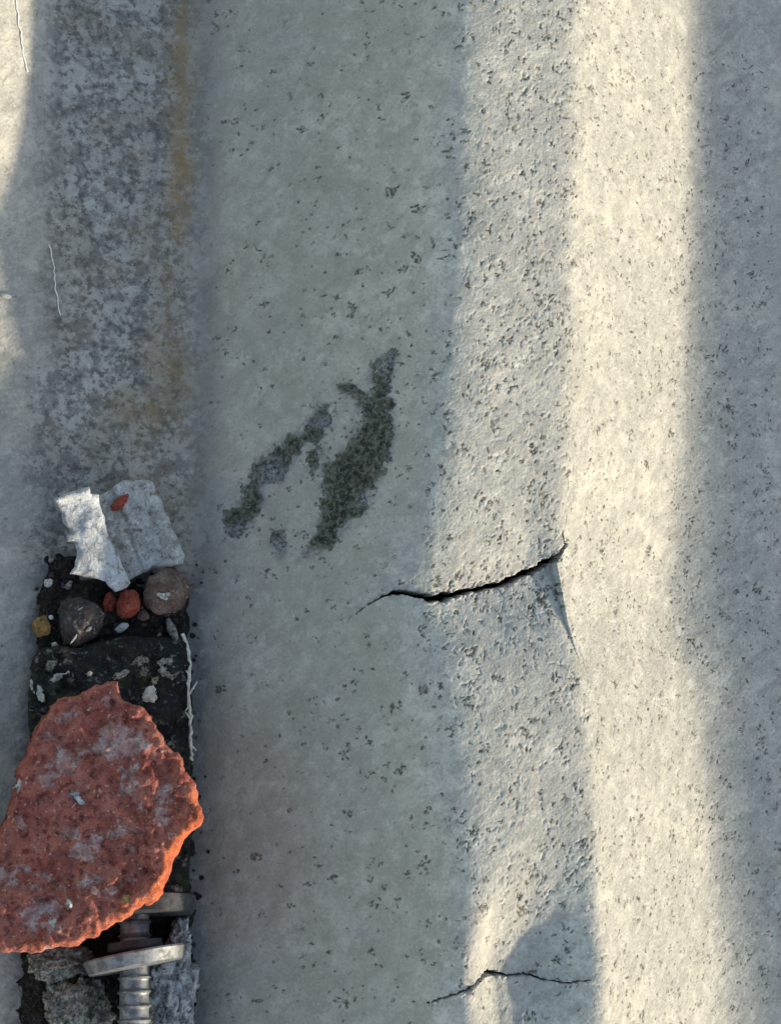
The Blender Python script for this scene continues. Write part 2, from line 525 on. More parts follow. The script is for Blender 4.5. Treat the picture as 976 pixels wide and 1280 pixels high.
def stamp(cx, cy, size, depth, dark, ang, k):
    i0, i1 = np.searchsorted(GX, [cx - size * 1.7, cx + size * 1.7]); j0, j1 = np.searchsorted(GY, [cy - size * 1.7, cy + size * 1.7])
    if i1 - i0 < 2 or j1 - j0 < 2: return
    x = X[j0:j1, i0:i1] - cx; y = Y[j0:j1, i0:i1] - cy
    f = np.zeros_like(x)
    for q in range(k):
        a = ang + RNG.normal(0, 0.7); ox, oy = RNG.normal(0, 0.33 * size, 2)
        ln = size * RNG.uniform(0.25, 0.6); wd = max(0.27, size * RNG.uniform(0.10, 0.2))
        u = (x - ox) * math.cos(a) + (y - oy) * math.sin(a); v = -(x - ox) * math.sin(a) + (y - oy) * math.cos(a)
        f = np.maximum(f, np.exp(-(u / ln) ** 2 - (v / wd) ** 2))
    r2 = (x * x + y * y) / (size * size)
    HP[j0:j1, i0:i1] += -depth * f + depth * 0.35 * np.exp(-r2 * 1.6) * (r2 < 2.6)
    FL[j0:j1, i0:i1] = np.maximum(FL[j0:j1, i0:i1], f * dark)


N = 0
while N < 9000:
    x = RNG.uniform(-130, 156); y = RNG.uniform(-166, 180)
    a0, a1, a2, a3 = float(E0(y)), float(E1(y)), float(E2(y)), float(E3(y))
    if x < a0: p, sz, dp, dk = 0.25, 1.0, 0.25, 0.5
    elif x < a1 + 3: p, sz, dp, dk = 0.12, 0.9, 0.12, 0.5
    elif x < a2 - 4: p, sz, dp, dk = 0.40 + 0.2 * (x - a1) / (a2 - a1), 0.95, 0.20, 0.9
    elif x < a3: p, sz, dp, dk = 1.0, 1.3, 0.30 - 0.12 * (x < a2 + 6), 0.9
    else: p, sz, dp, dk = 1.0, 1.05, 0.3, 0.8
    if RNG.uniform() > p: continue
    clump = 0.6 + 0.9 * (noise2(np.array([x / 14.0]), np.array([y / 14.0]), 77)[0] > 0)
    if RNG.uniform() > clump: continue
    s = min(2.6, sz * RNG.lognormal(-0.2, 0.45))
    stamp(x, y, s, dp * RNG.uniform(0.5, 1.25), dk * min(1.1, RNG.uniform(0.12, 1.0) ** 1.2 + 0.1), math.radians(40) + RNG.normal(0, 0.5), int(RNG.integers(2, 7)))
    N += 1
for (u, v, sz) in [(490, 240, 2.8), (378, 160, 1.8), (508, 118, 2.0), (520, 262, 1.7), (520, 325, 1.6), (440, 385, 1.9), (448, 340, 1.6), (430, 942, 2.0), (416, 1097, 1.9), (428, 1252, 2.2), (940, 342, 2.2), (912, 512, 2.4), (808, 580, 2.2), (838, 540, 2.6), (676, 752, 2.0), (664, 760, 1.7), (686, 765, 1.6), (695, 745, 1.6), (532, 862, 2.0), (275, 860, 2.2), (860, 660, 1.6), (652, 1137, 2.2), (500, 965, 1.8), (322, 1070, 2.3), (530, 1082, 1.7), (920, 740, 2.0), (944, 738, 2.0), (856, 716, 1.7), (810, 690, 2.2), (635, 425, 1.8), (330, 380, 1.6)]:
    p = px_fn(u, v, lambda a, b: zs(a, b))
    stamp(p[0], p[1], sz, 0.3, 1.0, math.radians(RNG.uniform(0, 180)), 8)

MOSS_PX = [
    [(466, 462), (478, 442), (496, 437), (494, 460), (487, 490), (491, 505), (490, 545), (484, 575), (468, 610), (460, 630), (438, 655), (416, 678), (395, 692), (372, 699), (390, 678), (396, 655), (402, 620), (400, 590), (415, 575), (432, 560), (445, 530), (447, 510), (432, 498), (422, 482), (445, 480), (460, 490)],
    [(398, 505), (413, 506), (408, 530), (400, 545), (380, 556), (366, 575), (352, 600), (330, 612), (328, 628), (316, 652), (300, 668), (286, 668), (282, 640), (296, 628), (310, 605), (318, 580), (345, 560), (368, 545), (384, 525)],
    [(343, 662), (353, 664), (358, 680), (352, 697), (345, 692), (339, 676)],
    [(390, 560), (399, 552), (403, 560), (398, 580), (388, 590), (384, 578)]]
md = np.full_like(X, 99.0)
_bi = np.where((GX > -62) & (GX < 12))[0]; _bj = np.where((GY > -32) & (GY < 62))[0]
_sl = np.s_[_bj[0]:_bj[-1] + 1, _bi[0]:_bi[-1] + 1]
for pts in MOSS_PX:
    P = np.array([px_fn(x, y, zs)[:2] for x, y in pts])
    d_, _w = seg_dist(X[_sl], Y[_sl], np.column_stack([np.vstack([P, P[:1]]), np.zeros(len(P) + 1)]))
    for _ in range(int(3 + len(pts) * 2)):          # outlying specks of the same growth
        c_ = P[RNG.integers(len(P))] + RNG.normal(0, 2.6, 2)
        stamp(c_[0], c_[1], RNG.uniform(0.4, 1.1), -0.15, RNG.uniform(0.5, 1.0), RNG.uniform(0, 3), 4)
    ins = np.zeros_like(d_, bool); j = len(P) - 1
    for i in range(len(P)):
        xi, yi, xj, yj = *P[i], *P[j]
        ins ^= ((yi > Y[_sl]) != (yj > Y[_sl])) & (X[_sl] < (xj - xi) * (Y[_sl] - yi) / (yj - yi + 1e-12) + xi); j = i
    md[_sl] = np.minimum(md[_sl], np.where(ins, 0.0, d_))

rel = np.where(nearx, 1.0, 0.0)
crown = sstep(0, 6, X - e2 + 6) * (1 - sstep(-2, 3, X - e3))
Zm = Z + HP + rel * (0.08 - 0.01 * crown) * fbm2(X / 1.7, Y / 1.7, 2, 51) + rel * 0.07 * crown * fbm2(X / 4.2, Y / 3.8, 2, 61)
# hairline branches
for pts in ([(712, 679), (722, 675), (727, 667)], [(721, 802), (728, 825), (734, 852)], [(650, 765), (664, 780), (690, 806)], [(440, 770), (430, 784)], [(706, 1226), (738, 1220)], [(706, 560), (709, 612), (706, 660)], [(694, 700), (686, 690), (672, 694)], [(560, 742), (548, 730), (540, 716)], [(620, 733), (630, 748), (627, 764)]):
    C = np.array([[*px_fn(u, v, zs)[:2], 0.0] for u, v in pts])
    I = np.where((GX > C[:, 0].min() - 3) & (GX < C[:, 0].max() + 3))[0]; J = np.where((GY > C[:, 1].min() - 3) & (GY < C[:, 1].max() + 3))[0]
    q_ = np.s_[J[0]:J[-1] + 1, I[0]:I[-1] + 1]
    d, _w = seg_dist(X[q_] + 0.5 * noise2(X[q_] / 1.5, Y[q_] / 1.5, 6), Y[q_] + 0.5 * noise2(X[q_] / 1.5, Y[q_] / 1.5, 7), C)
    g_ = np.exp(-(d / 0.22) ** 2) * (0.55 + 0.45 * noise2(X[q_] / 2.5, Y[q_] / 2.5, 9))
    Zm[q_] -= 0.3 * g_; FL[q_] = np.maximum(FL[q_], 0.7 * g_)
# cracks: real openings with broken, thick edges
open_mask = np.zeros_like(X, bool)
for C in (CR1, CR1B, CR2):
    bx = (GX > C[:, 0].min() - 4) & (GX < C[:, 0].max() + 4); by = (GY > C[:, 1].min() - 4) & (GY < C[:, 1].max() + 4)
    I = np.where(bx)[0]; J = np.where(by)[0]
    sl_ = np.s_[J[0]:J[-1] + 1, I[0]:I[-1] + 1]
    d, w = seg_dist(X[sl_], Y[sl_], C)
    hw = w * 0.5
    inside = d < hw
    Zm[sl_] += np.where(inside, -7.0, 0.0) + np.where(~inside, 0.6 * np.exp(-((d - hw) / 0.8) ** 2), 0) * (noise2(X[sl_] / 0.8, Y[sl_] / 0.8, 5))
    open_mask[sl_] |= inside
# attributes
dirt = sstep(-8, 5, X - e0 + 2 + 3 * noise2(X / 9, Y / 12, 4)) * (1 - sstep(-7, 9, X - e1 + 3 * noise2(X / 7, Y / 10, 8)))
dirt = np.maximum(dirt, 0.25 * (X < e0) * sstep(-26, 0, X - e0))
rc = np.interp(Y, [px(225, 640, 0)[1], px(225, 330, 0)[1], px(222, 230, 0)[1], px(226, 40, 0)[1], 220], [0.2, 0.5, 1.1, 0.95, 0.4])
xr = np.interp(Y, [px(238, 640, 0)[1], px(222, 250, 0)[1], px(228, 60, 0)[1]], [px(238, 640, 0)[0], px(222, 250, 0)[0], px(228, 60, 0)[0]])
rust = rc * np.exp(-((X - xr + 1.2 * noise2(X / 5, Y / 6, 14)) / 4.6) ** 2) * (0.65 + 0.45 * noise2(X / 30, Y / 18, 15))
rust = np.maximum(rust, 0.6 * np.exp(-((X - xr + 12) / 18) ** 2) * sstep(-0.5, 0.5, fbm2(X / 16, Y / 16, 3, 44)) * (1 - 0.75 * sstep(60, 120, Y)))
grime = 0.55 * np.exp(-((X - e1 - 3) / 4.0) ** 2) * (0.7 + 0.3 * noise2(X / 6, Y / 14, 18))
grime = np.maximum(grime, 0.5 * np.exp(-((X - e0 - 1) / 2.0) ** 2) * sstep(-0.2, 0.5, fbm2(X / 6, Y / 9, 3, 19)))

_tp = px(150, 700, 3)[1]
_in = sstep(-6, 10, _tp - Y + 6 * fbm2(X / 6, Y / 6, 3, 23))
_ds = np.maximum(np.maximum(X - e1, e0 - X), 0)
grime = np.maximum(grime, 0.8 * _in * np.exp(-(_ds / (4.0 + 2.5 * fbm2(X / 3, Y / 3, 3, 29))) ** 2) * sstep(-0.45, 0.35, fbm2(X / 2.2, Y / 2.2, 4, 27) + 0.5 - _ds * 0.12))

grime = np.maximum(grime, 0.6 * np.exp(-(md / 1.2) ** 2) * sstep(-0.35, 0.45, fbm2(X / 1.6, Y / 1.6, 4, 37, 0.65)))

shade_tint = sstep(-4, 6, X - e1) * (1 - sstep(-16, 0, X - e2 + 4 * noise2(X / 12, Y / 16, 88)))  # brown tint that puts the long flank's warm shaded tone into its colour

ny, nx = X.shape
verts = np.stack([X, Y, Zm], -1).reshape(-1, 3) * MM
idx = np.arange(nx * ny).reshape(ny, nx)
quads = np.stack([idx[:-1, :-1], idx[:-1, 1:], idx[1:, 1:], idx[1:, :-1]], -1)
om = open_mask
keep = ~(om[:-1, :-1] & om[:-1, 1:] & om[1:, 1:] & om[1:, :-1])
quads = quads[keep].astype(np.int32)
me = bpy.data.meshes.new('roof_sheet')
me.vertices.add(nx * ny)
me.vertices.foreach_set('co', verts.ravel().astype(np.float32))
me.loops.add(quads.size)
me.loops.foreach_set('vertex_index', quads.ravel())
me.polygons.add(len(quads))
me.polygons.foreach_set('loop_start', np.arange(0, quads.size, 4, dtype=np.int32))
me.polygons.foreach_set('use_smooth', np.ones(len(quads), bool))
me.update(calc_edges=True)
for nm, arr in (('fleck', FL), ('dirt', dirt), ('rust', rust), ('grime', grime), ('shade_tint', shade_tint)):
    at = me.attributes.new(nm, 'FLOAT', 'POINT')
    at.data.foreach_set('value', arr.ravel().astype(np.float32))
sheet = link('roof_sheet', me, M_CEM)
tag(sheet, 'weathered grey fibre cement roof sheet with trapezoid ribs, one rib cracked across', 'roof sheet')

dk = bmesh.new()
bmesh.ops.create_cube(dk, size=1, matrix=Matrix.Translation((0.03, 0, -0.045)) @ Matrix.Diagonal((1.9, 2.0, 0.03, 1)))
me = bpy.data.meshes.new('roof_deck'); dk.to_mesh(me); dk.free()
tag(link('roof_deck', me, M_DECK), 'dark timber roof deck hidden beneath the cement sheet', 'roof deck', kind='structure')


# added unseen wall beyond the sheet: its top edge throws the shade on the right-hand pan
WX = 620.0
_tc = SUN[2] / SUN[0]; _ty = SUN[1] / SUN[0]
_pp = []
for (u, v) in [(862, -60), (860, 300), (858, 640), (868, 800), (890, 1000), (920, 1190), (934, 1320)]:
    q = px_fn(u, v, zs)
    _pp.append((q[1] + (WX - q[0]) * _ty, q[2] + (WX - q[0]) * _tc))
_pp.sort()
_py = np.array([p[0] for p in _pp]); _pz = np.array([p[1] for p in _pp])
yy = np.linspace(-900, 900, 181)
tz = np.interp(yy, _py, _pz)
tz = np.convolve(np.pad(tz, 3, 'edge'), np.ones(7) / 7, 'valid') + 1.2 * fbm2(yy / 40, yy * 0, 3, 12)
V = []; F = []
sec = lambda h: [(WX + 4, -60), (WX + 2, h - 22), (WX, h - 3), (WX + 4, h), (WX + 116, h + 2), (WX + 120, h - 3), (WX + 120, -60)]
for y_, h_ in zip(yy, tz):
    V += [(a, y_, b) for a, b in sec(h_)]
for i in range(len(yy) - 1):
    for k_ in range(7):
        F.append([i * 7 + k_, i * 7 + (k_ + 1) % 7, (i + 1) * 7 + (k_ + 1) % 7, (i + 1) * 7 + k_])
F.append(list(range(7))[::-1]); F.append([(len(yy) - 1) * 7 + k_ for k_ in range(7)])
M_BLOCKER = mat_rock('blocker_grey', (0.30, 0.29, 0.27), (0.38, 0.37, 0.34), (0.2, 0.19, 0.17), 40, 1.5)
blocker = mesh_from('shade_blocker', V, F, M_BLOCKER, smooth=False)
tag(blocker, 'added unseen grey wall that shades the roof sheet from the side', 'blocker')

# ------------------------------------------------------------------ shape builders
def inpoly(x, y, P):
    ins = np.zeros(x.shape, bool); j = len(P) - 1
    for i in range(len(P)):
        xi, yi, xj, yj = *P[i], *P[j]
        c = ((yi > y) != (yj > y)) & (x < (xj - xi) * (y - yi) / (yj - yi + 1e-12) + xi)
        ins ^= c; j = i
    return ins


def dense_outline(P, step, amp, seed):
    """closed outline resampled and roughened"""
    P = np.asarray(P, float); out = []
    for i in range(len(P)):
        a, b = P[i], P[(i + 1) % len(P)]
        n = max(1, int(np.hypot(*(b - a)) / step))
        for t in np.arange(n) / n: out.append(a + (b - a) * t)
    out = np.array(out)
    c = out.mean(0); d = out - c
    n = np.roll(out, -1, 0) - np.roll(out, 1, 0); n = np.stack([n[:, 1], -n[:, 0]], 1); n /= np.linalg.norm(n, axis=1)[:, None] + 1e-9
    q = np.random.default_rng(seed + 5); s_ = np.arange(len(out)) * step
    k = 0
    for sp, am in ((4.5, 0.6), (2.0, 0.45), (0.9, 0.25)):       # angular nicks, not waves
        kn = np.cumsum(q.uniform(0.4, 1.6, int(s_[-1] / sp) + 4) * sp) - sp
        k = k + am * np.interp(s_, kn, q.uniform(-1, 1, len(kn)))
    return out + n * (amp * k)[:, None]


def plate(name, P, step, ztop, zbot, bev, mat, parent=None, amp=0.4, rough=0.4, seed=0, rings=5, wob=0.5, attr=None, origin=None, nscale=3.0, chamfer=False):
    """a slab with a traced outline, rough top, rounded rim, rough sides and a bottom"""
    O = dense_outline(P, step, amp, seed)
    lo, hi = O.min(0), O.max(0)
    gx, gy = np.meshgrid(np.arange(lo[0], hi[0], step), np.arange(lo[1], hi[1], step * 0.87))
    gx[1::2] += step / 2
    g = np.stack([gx.ravel(), gy.ravel()], 1) + np.random.default_rng(seed).normal(0, step * 0.12, (gx.size, 2))
    ins = inpoly(g[:, 0], g[:, 1], O)
    g = g[ins]
    C = np.column_stack([np.vstack([O, O[:1]]), np.zeros(len(O) + 1)])
    d, _ = seg_dist(g[:, 0], g[:, 1], C)
    g = g[d > step * 0.55]
    pts = [Vector(p) for p in np.vstack([O, g])]
    n = len(O)
    r = delaunay_2d_cdt(pts, [(i, (i + 1) % n) for i in range(n)], [], 1, 1e-5)
    V2 = np.array([[v.x, v.y] for v in r[0]]); T = [list(f) for f in r[2]]
    # loop of the outline in output indices
    m = {}
    for vi, src in enumerate(r[3]):
        for s in src: m[s] = vi
    loop = [m[i] for i in range(n)]
    d, _ = seg_dist(V2[:, 0], V2[:, 1], C)
    b = bev(V2[:, 0], V2[:, 1]) if callable(bev) else np.full(len(V2), float(bev))
    if b.ndim == 2: bw, bh = b[:, 0], b[:, 1]
    else: bw, bh = b, b
    q = np.clip(1 - d / bw, 0, 1)
    nz = rough * fbm2(V2[:, 0] / nscale, V2[:, 1] / nscale, 5, seed + 3, 0.6)
    zt = ztop(V2[:, 0], V2[:, 1]) + nz - bh * (q * (0.55 + 0.45 * q) if chamfer else 1 - np.sqrt(np.clip(1 - q * q, 0, 1)))
    zb = np.minimum(zbot(V2[:, 0], V2[:, 1]), zt - 0.6)
    V = [np.column_stack([V2, zt])]
    F = list(T)
    cen = O.mean(0)
    prev = loop; off = len(V2)
    L2 = V2[loop]
    nr = np.roll(L2, -1, 0) - np.roll(L2, 1, 0); nr = np.stack([nr[:, 1], -nr[:, 0]], 1); nr /= np.linalg.norm(nr, axis=1)[:, None] + 1e-9
    area = 0.5 * np.sum(L2[:, 0] * np.roll(L2[:, 1], -1) - np.roll(L2[:, 0], -1) * L2[:, 1])
    if area < 0: nr = -nr
    for k in range(1, rings + 1):
        t = k / rings
        zz = zt[loop] * (1 - t) + zb[loop] * t
        w = wob * fbm3(np.column_stack([L2, zz]) / 2.6, 3, seed + 7) * (1 if k < rings else 0.3) - wob * 0.9 * t
        V.append(np.column_stack([L2 + nr * w[:, None], zz]))
        cur = list(range(off, off + n)); off += n
        for i in range(n):
            j = (i + 1) % n
            f = [prev[i], cur[i], cur[j], prev[j]]
            F.append(f if area > 0 else f[::-1])
        prev = cur
    # bottom
    bi = {}
    extra = []
    for i, vi in enumerate(loop): bi[vi] = prev[i]
    for vi in range(len(V2)):
        if vi not in bi:
            bi[vi] = off + len(extra); extra.append([V2[vi, 0], V2[vi, 1], zb[vi]])
    if extra: V.append(np.array(extra))
    F += [[bi[i] for i in f[::-1]] for f in T]
    V = np.vstack(V)
    o = mesh_from(name, V, F, mat, parent, origin=origin)
    if attr is not None:
        a = np.zeros(len(V)); a[:len(V2)] = attr(V2[:, 0], V2[:, 1], d)
        at = o.data.attributes.new(attr.__name__, 'FLOAT', 'POINT'); at.data.foreach_set('value', a.astype(np.float32))
    return o


def lump(name, c, rad, mat, parent=None, sub=4, amp=0.22, freq=1.3, seed=0, facet=0.0, rot=0.0, crag=0.10):
    """rough stone: c centre mm, rad (x, y, z) mm"""
    bm = bmesh.new(); bmesh.ops.create_icosphere(bm, subdivisions=sub, radius=1)
    V = np.array([v.co[:] for v in bm.verts]); F = [[v.index for v in f.verts] for f in bm.faces]; bm.free()
    rr = 1 + amp * fbm3(V * freq + seed * 3.1, 6, seed, 0.62)
    if facet:
        q = np.random.default_rng(seed)
        for _ in range(20):
            nrm = q.normal(0, 1, 3); nrm /= np.linalg.norm(nrm)
            dd = (V * rr[:, None]) @ nrm; lim = q.uniform(1 - facet, 1 - facet * 0.3)
            rr = np.where(dd > lim, rr * lim / np.maximum(dd, 1e-6), rr)
    rr = rr + crag * fbm3(V * 5.5 + seed, 4, seed + 40, 0.7)
    V = V * rr[:, None] * np.array(rad)
    ca, sa = math.cos(rot), math.sin(rot)
    V = np.column_stack([V[:, 0] * ca - V[:, 1] * sa, V[:, 0] * sa + V[:, 1] * ca, V[:, 2]]) + np.array(c)
    return mesh_from(name, V, F, mat, parent)


def flake(name, u, v, r, sq, zf, mat, parent, seed, rot=0.0, thick=0.7):
    q = np.random.default_rng(seed); c = px_fn(u, v, zf)
    n = 36; a = np.arange(n) / n * 2 * math.pi
    rr = r * (1 + 1.1 * fbm2(np.cos(a) * 1.3 + seed * 1.7, np.sin(a) * 1.3 + seed * 0.9, 5, seed, 0.75)).clip(0.3)
    x, y = rr * np.cos(a), rr * np.sin(a) * sq
    P = np.column_stack([c[0] + x * math.cos(rot) - y * math.sin(rot), c[1] + x * math.sin(rot) + y * math.cos(rot)])
    return plate(name, P, 0.42, lambda X_, Y_: zf(X_, Y_) + thick, lambda X_, Y_: zf(X_, Y_) - 0.5, 0.5, mat, parent, 0.3, thick * 0.9, seed, 2, 0.2, nscale=1.3)


def tube(name, pts, rads, mat, parent=None, seg=8):
    P = np.array(pts, float); V = []; F = []
    for i in range(len(P)):
        t = P[min(i + 1, len(P) - 1)] - P[max(i - 1, 0)]; t /= np.linalg.norm(t)
        a = np.cross(t, [0, 0, 1.0]); a /= np.linalg.norm(a) + 1e-9; b = np.cross(a, t)
        for k in range(seg):
            an = 2 * math.pi * k / seg
            V.append(P[i] + rads[i] * (math.cos(an) * a + math.sin(an) * b))
    for i in range(len(P) - 1):
        for k in range(seg):
            F.append([i * seg + k, i * seg + (k + 1) % seg, (i + 1) * seg + (k + 1) % seg, (i + 1) * seg + k])
    F.append(list(range(seg))[::-1]); F.append([(len(P) - 1) * seg + k for k in range(seg)])
    return mesh_from(name, V, F, mat, parent)


def lathe(name, prof, M4, mat, parent, seg=48, wob=0.0):
    """prof: (radius, along-axis) mm; axis = local Y of M4"""
    V = []; F = []
    for r, h in prof:
        for k in range(seg):
            a = 2 * math.pi * k / seg
            rr = r * (1 + wob * math.sin(3 * a + h))
            v = M4 @ Vector((rr * math.cos(a), h, rr * math.sin(a)))
            V.append(v[:])
    n = len(prof)
    for i in range(n - 1):
        for k in range(seg):
            F.append([i * seg + k, (i + 1) * seg + k, (i + 1) * seg + (k + 1) % seg, i * seg + (k + 1) % seg])
    F.append([k for k in range(seg)]); F.append([(n - 1) * seg + k for k in range(seg)][::-1])
    o = mesh_from(name, V, F, mat, parent)
    o.data.set_sharp_from_angle(angle=math.radians(38))
    return o


# ------------------------------------------------------------------ soil lying in the valley
def soil_top(x, y):
    top = px(150, 700, 3)[1]
    e0_, e1_ = E0(y), E1(y)
    h = 5.4 * sstep(0, 14, top - y + 9 * fbm2(x / 8, y / 8, 3, 3)) + 1.6 * sstep(60, 140, top - y)
    return h + 3.0 * fbm2(x / 4.0, y / 4.0, 5, 71, 0.6) - 0.3 - 1.3 * np.maximum(0, x - e1_ + 4.5 + noise2(x / 2, y / 2.5, 6)) - 1.0 * np.maximum(0, e0_ - x + 3 + noise2(x / 2, y / 2.5, 16))


gx = np.arange(-122, -40, 0.7); gy = np.arange(-215, px(150, 685, 0)[1], 0.7)
SX, SY = np.meshgrid(gx, gy)
SZ = soil_top(SX, SY); BZ = zs(SX, SY)
ok = SZ > BZ + 0.15
SZ = np.maximum(SZ, BZ - 1.0)
n1, n2 = SX.shape
idx = np.arange(n1 * n2).reshape(n1, n2)
q = np.stack([idx[:-1, :-1], idx[:-1, 1:], idx[1:, 1:], idx[1:, :-1]], -1)
kq = (ok[:-1, :-1] | ok[:-1, 1:] | ok[1:, 1:] | ok[1:, :-1])
q = q[kq]
used = np.unique(q); rm = -np.ones(n1 * n2, int); rm[used] = np.arange(len(used))
soil = mesh_from('soil', np.stack([SX, SY, SZ], -1).reshape(-1, 3)[used], rm[q], M_SOIL)
tag(soil, 'black crumbly damp soil filling the roof valley under the rubble', 'soil', kind='stuff')


# ------------------------------------------------------------------ moss crusts on the long flank
def moss_patch(pts, label, seed, thick=1.2, pale_at=None):
    P = np.array([px_fn(x, y, zs)[:2] for x, y in pts])
    O = dense_outline(P, 0.45, 1.5, seed)
    lo, hi = O.min(0) - 3, O.max(0) + 3
    gx, gy = np.meshgrid(np.arange(lo[0], hi[0], 0.34), np.arange(lo[1], hi[1], 0.34))
    C = np.column_stack([np.vstack([O, O[:1]]), np.zeros(len(O) + 1)])
    d, _ = seg_dist(gx, gy, C)
    d = np.where(inpoly(gx, gy, O), d, -d)
    hole = fbm2(gx / 2.2, gy / 2.2, 4, seed + 5, 0.7)
    f = d * 0.6 + hole * 1.5 + 0.0
    ok = f > 0
    z = zs(gx, gy) + np.clip(f, 0, 1.2) * thick * (0.7 + 1.0 * fbm2(gx / 1.3, gy / 1.3, 3, seed + 8, 0.7)) + 0.06
    z = np.where(ok, z, zs(gx, gy) - 0.35)
    n1, n2 = gx.shape
    idx = np.arange(n1 * n2).reshape(n1, n2)
    q = np.stack([idx[:-1, :-1], idx[:-1, 1:], idx[1:, 1:], idx[1:, :-1]], -1)
    q = q[ok[:-1, :-1] | ok[:-1, 1:] | ok[1:, 1:] | ok[1:, :-1]]
    used = np.unique(q); rm = -np.ones(n1 * n2, int); rm[used] = np.arange(len(used))
    V = np.stack([gx, gy, z], -1).reshape(-1, 3)[used]
    o = mesh_from('moss_patch', V, rm[q], M_MOSS)
    pale = np.zeros(len(V))
    for (u, v, r) in (pale_at or []):
        c = px_fn(u, v, zs)
        pale = np.maximum(pale, np.exp(-((V[:, 0] - c[0]) ** 2 + (V[:, 1] - c[1]) ** 2) / r ** 2))
    ed = o.data.attributes.new('edge', 'FLOAT', 'POINT'); ed.data.foreach_set('value', np.clip(f / 1.1, 0, 1).ravel()[used].astype(np.float32))
    at = o.data.attributes.new('pale', 'FLOAT', 'POINT'); at.data.foreach_set('value', pale.astype(np.float32))
    tag(o, label, 'moss', 'moss crusts on the long flank')
    return o


moss_patch(MOSS_PX[0],
           'largest dark green moss crust, a long ragged slanting blot on the grey flank', 101, 1.1, [(480, 455, 3), (455, 625, 2)])
moss_patch(MOSS_PX[1],
           'slanting moss crust with a pale bluish lichen lump in its middle', 202, 1.3, [(338, 592, 4.5), (402, 528, 2.5), (300, 662, 2.0)])
moss_patch(MOSS_PX[2],
           'tiny separate grey moss spot below the lichen-lumped moss crust', 303, 0.7, [(348, 680, 2)])
moss_patch(MOSS_PX[3],
           'small dark moss tuft between the two long moss crusts', 404, 0.7)

# ------------------------------------------------------------------ bitumen slab jammed in the valley
SLAB_Z = 12.0


def slab_top(x, y):
    return SLAB_Z + 0.05 * (y - px(140, 900, 12)[1]) * 0 + 2.2 * fbm2(x / 13, y / 13, 3, 83)


SL_PX = [(40, 836), (48, 812), (75, 806), (100, 812), (130, 800), (160, 793), (200, 796), (226, 800), (238, 812), (240, 850), (241, 900), (241, 960), (240, 1040), (236, 1120), (150, 1130), (60, 1120), (38, 1040), (38, 940), (38, 880)]
SP = np.array([px(x, y, SLAB_Z)[:2] for x, y in SL_PX])
slab = plate('bitumen_slab', SP, 0.7, slab_top, lambda x, y: zs(x, y) * 0.6 + 0.5 + 0 * x, 1.6, M_SLAB, amp=0.6, rough=3.6, seed=41, nscale=6)
tag(slab, 'black mossy bitumen slab with pale lichen flecks under the red brick', 'slab')
for i, (u, v, r, sq) in enumerate([(187, 868, 3.0, 0.8), (175, 826, 2.6, 0.6), (62, 834, 2.2, 0.7), (76, 845, 3.4, 0.4), (150, 843, 3.0, 0.4), (162, 812, 2.0, 0.6), (46, 862, 1.8, 1.8), (210, 836, 2.6, 1.2), (195, 850, 1.4, .8), (112, 840, 1.5, 0.8)]):
    flake('lichen_fleck', u, v, r * 0.85, sq, slab_top, M_LICHEN if i % 3 else M_STEM, slab, 500 + i, 0.5, 1.2)

# ------------------------------------------------------------------ big red brick fragment
BR_PX = [(65, 885), (77, 874), (104, 870), (115, 860), (147, 854), (155, 874), (180, 886), (196, 904), (205, 931), (225, 942), (235, 967), (250, 993), (261, 1021), (257, 1032), (234, 1054), (223, 1082), (214, 1104), (200, 1129), (173, 1143), (144, 1160), (111, 1178), (65, 1190), (0, 1192), (-34, 1184), (-58, 1150), (-52, 1110), (-30, 1075), (0, 1050), (18, 1007), (27, 971), (38, 931), (47, 912), (59, 894)]
BC = px(125, 1035, 42)


def brick_top(x, y):
    return 42.0 + 0.29 * (x - BC[0]) - 0.17 * (y - BC[1])


BP = np.array([px_fn(x, y, lambda a, b: brick_top(a, b) - 1.5)[:2] for x, y in BR_PX])
bcen = BP.mean(0)


def brick_bev(x, y):
    # the broken rim towards the lower right is wide and slanting, elsewhere narrow
    a = np.arctan2(y - bcen[1], x - bcen[0])
    w = np.exp(-((np.degrees(a) + 35) / 42) ** 2) + 0.3 * np.exp(-((np.degrees(a) + 95) / 20) ** 2)
    k = 0.7 + 0.5 * fbm2(x / 5, y / 5, 3, 5)
    return np.column_stack([1.0 + 4.0 * w * k, 1.5 + 8.0 * w * k])


MORTAR = [(142, 917, 5), (155, 939, 6), (138, 938, 4), (79, 953, 5), (63, 978, 4), (80, 965, 4), (160, 982, 4), (205, 993, 4), (140, 1037, 5.5), (122, 1046, 4), (205, 1025, 4), (81, 1036, 4), (93, 895, 4), (111, 1108, 4.5), (133, 1118, 4), (50, 1147, 5), (86, 996, 3.5), (207, 1079, 3.5), (133, 874, 4), (22, 1028, 4.5), (165, 1061, 3.5), (98, 1068, 3.5), (40, 1108, 3), (180, 930, 4), (8, 1090, 4)]


def topface(x, y, d):
    m = np.zeros_like(x)
    for (u, v, r) in MORTAR:
        c = px_fn(u, v, brick_top)
        m = np.maximum(m, np.exp(-(((x - c[0]) / r) ** 2 + ((y - c[1]) / (r * 0.8)) ** 2)))
    return m * sstep(1.5, 4, d)


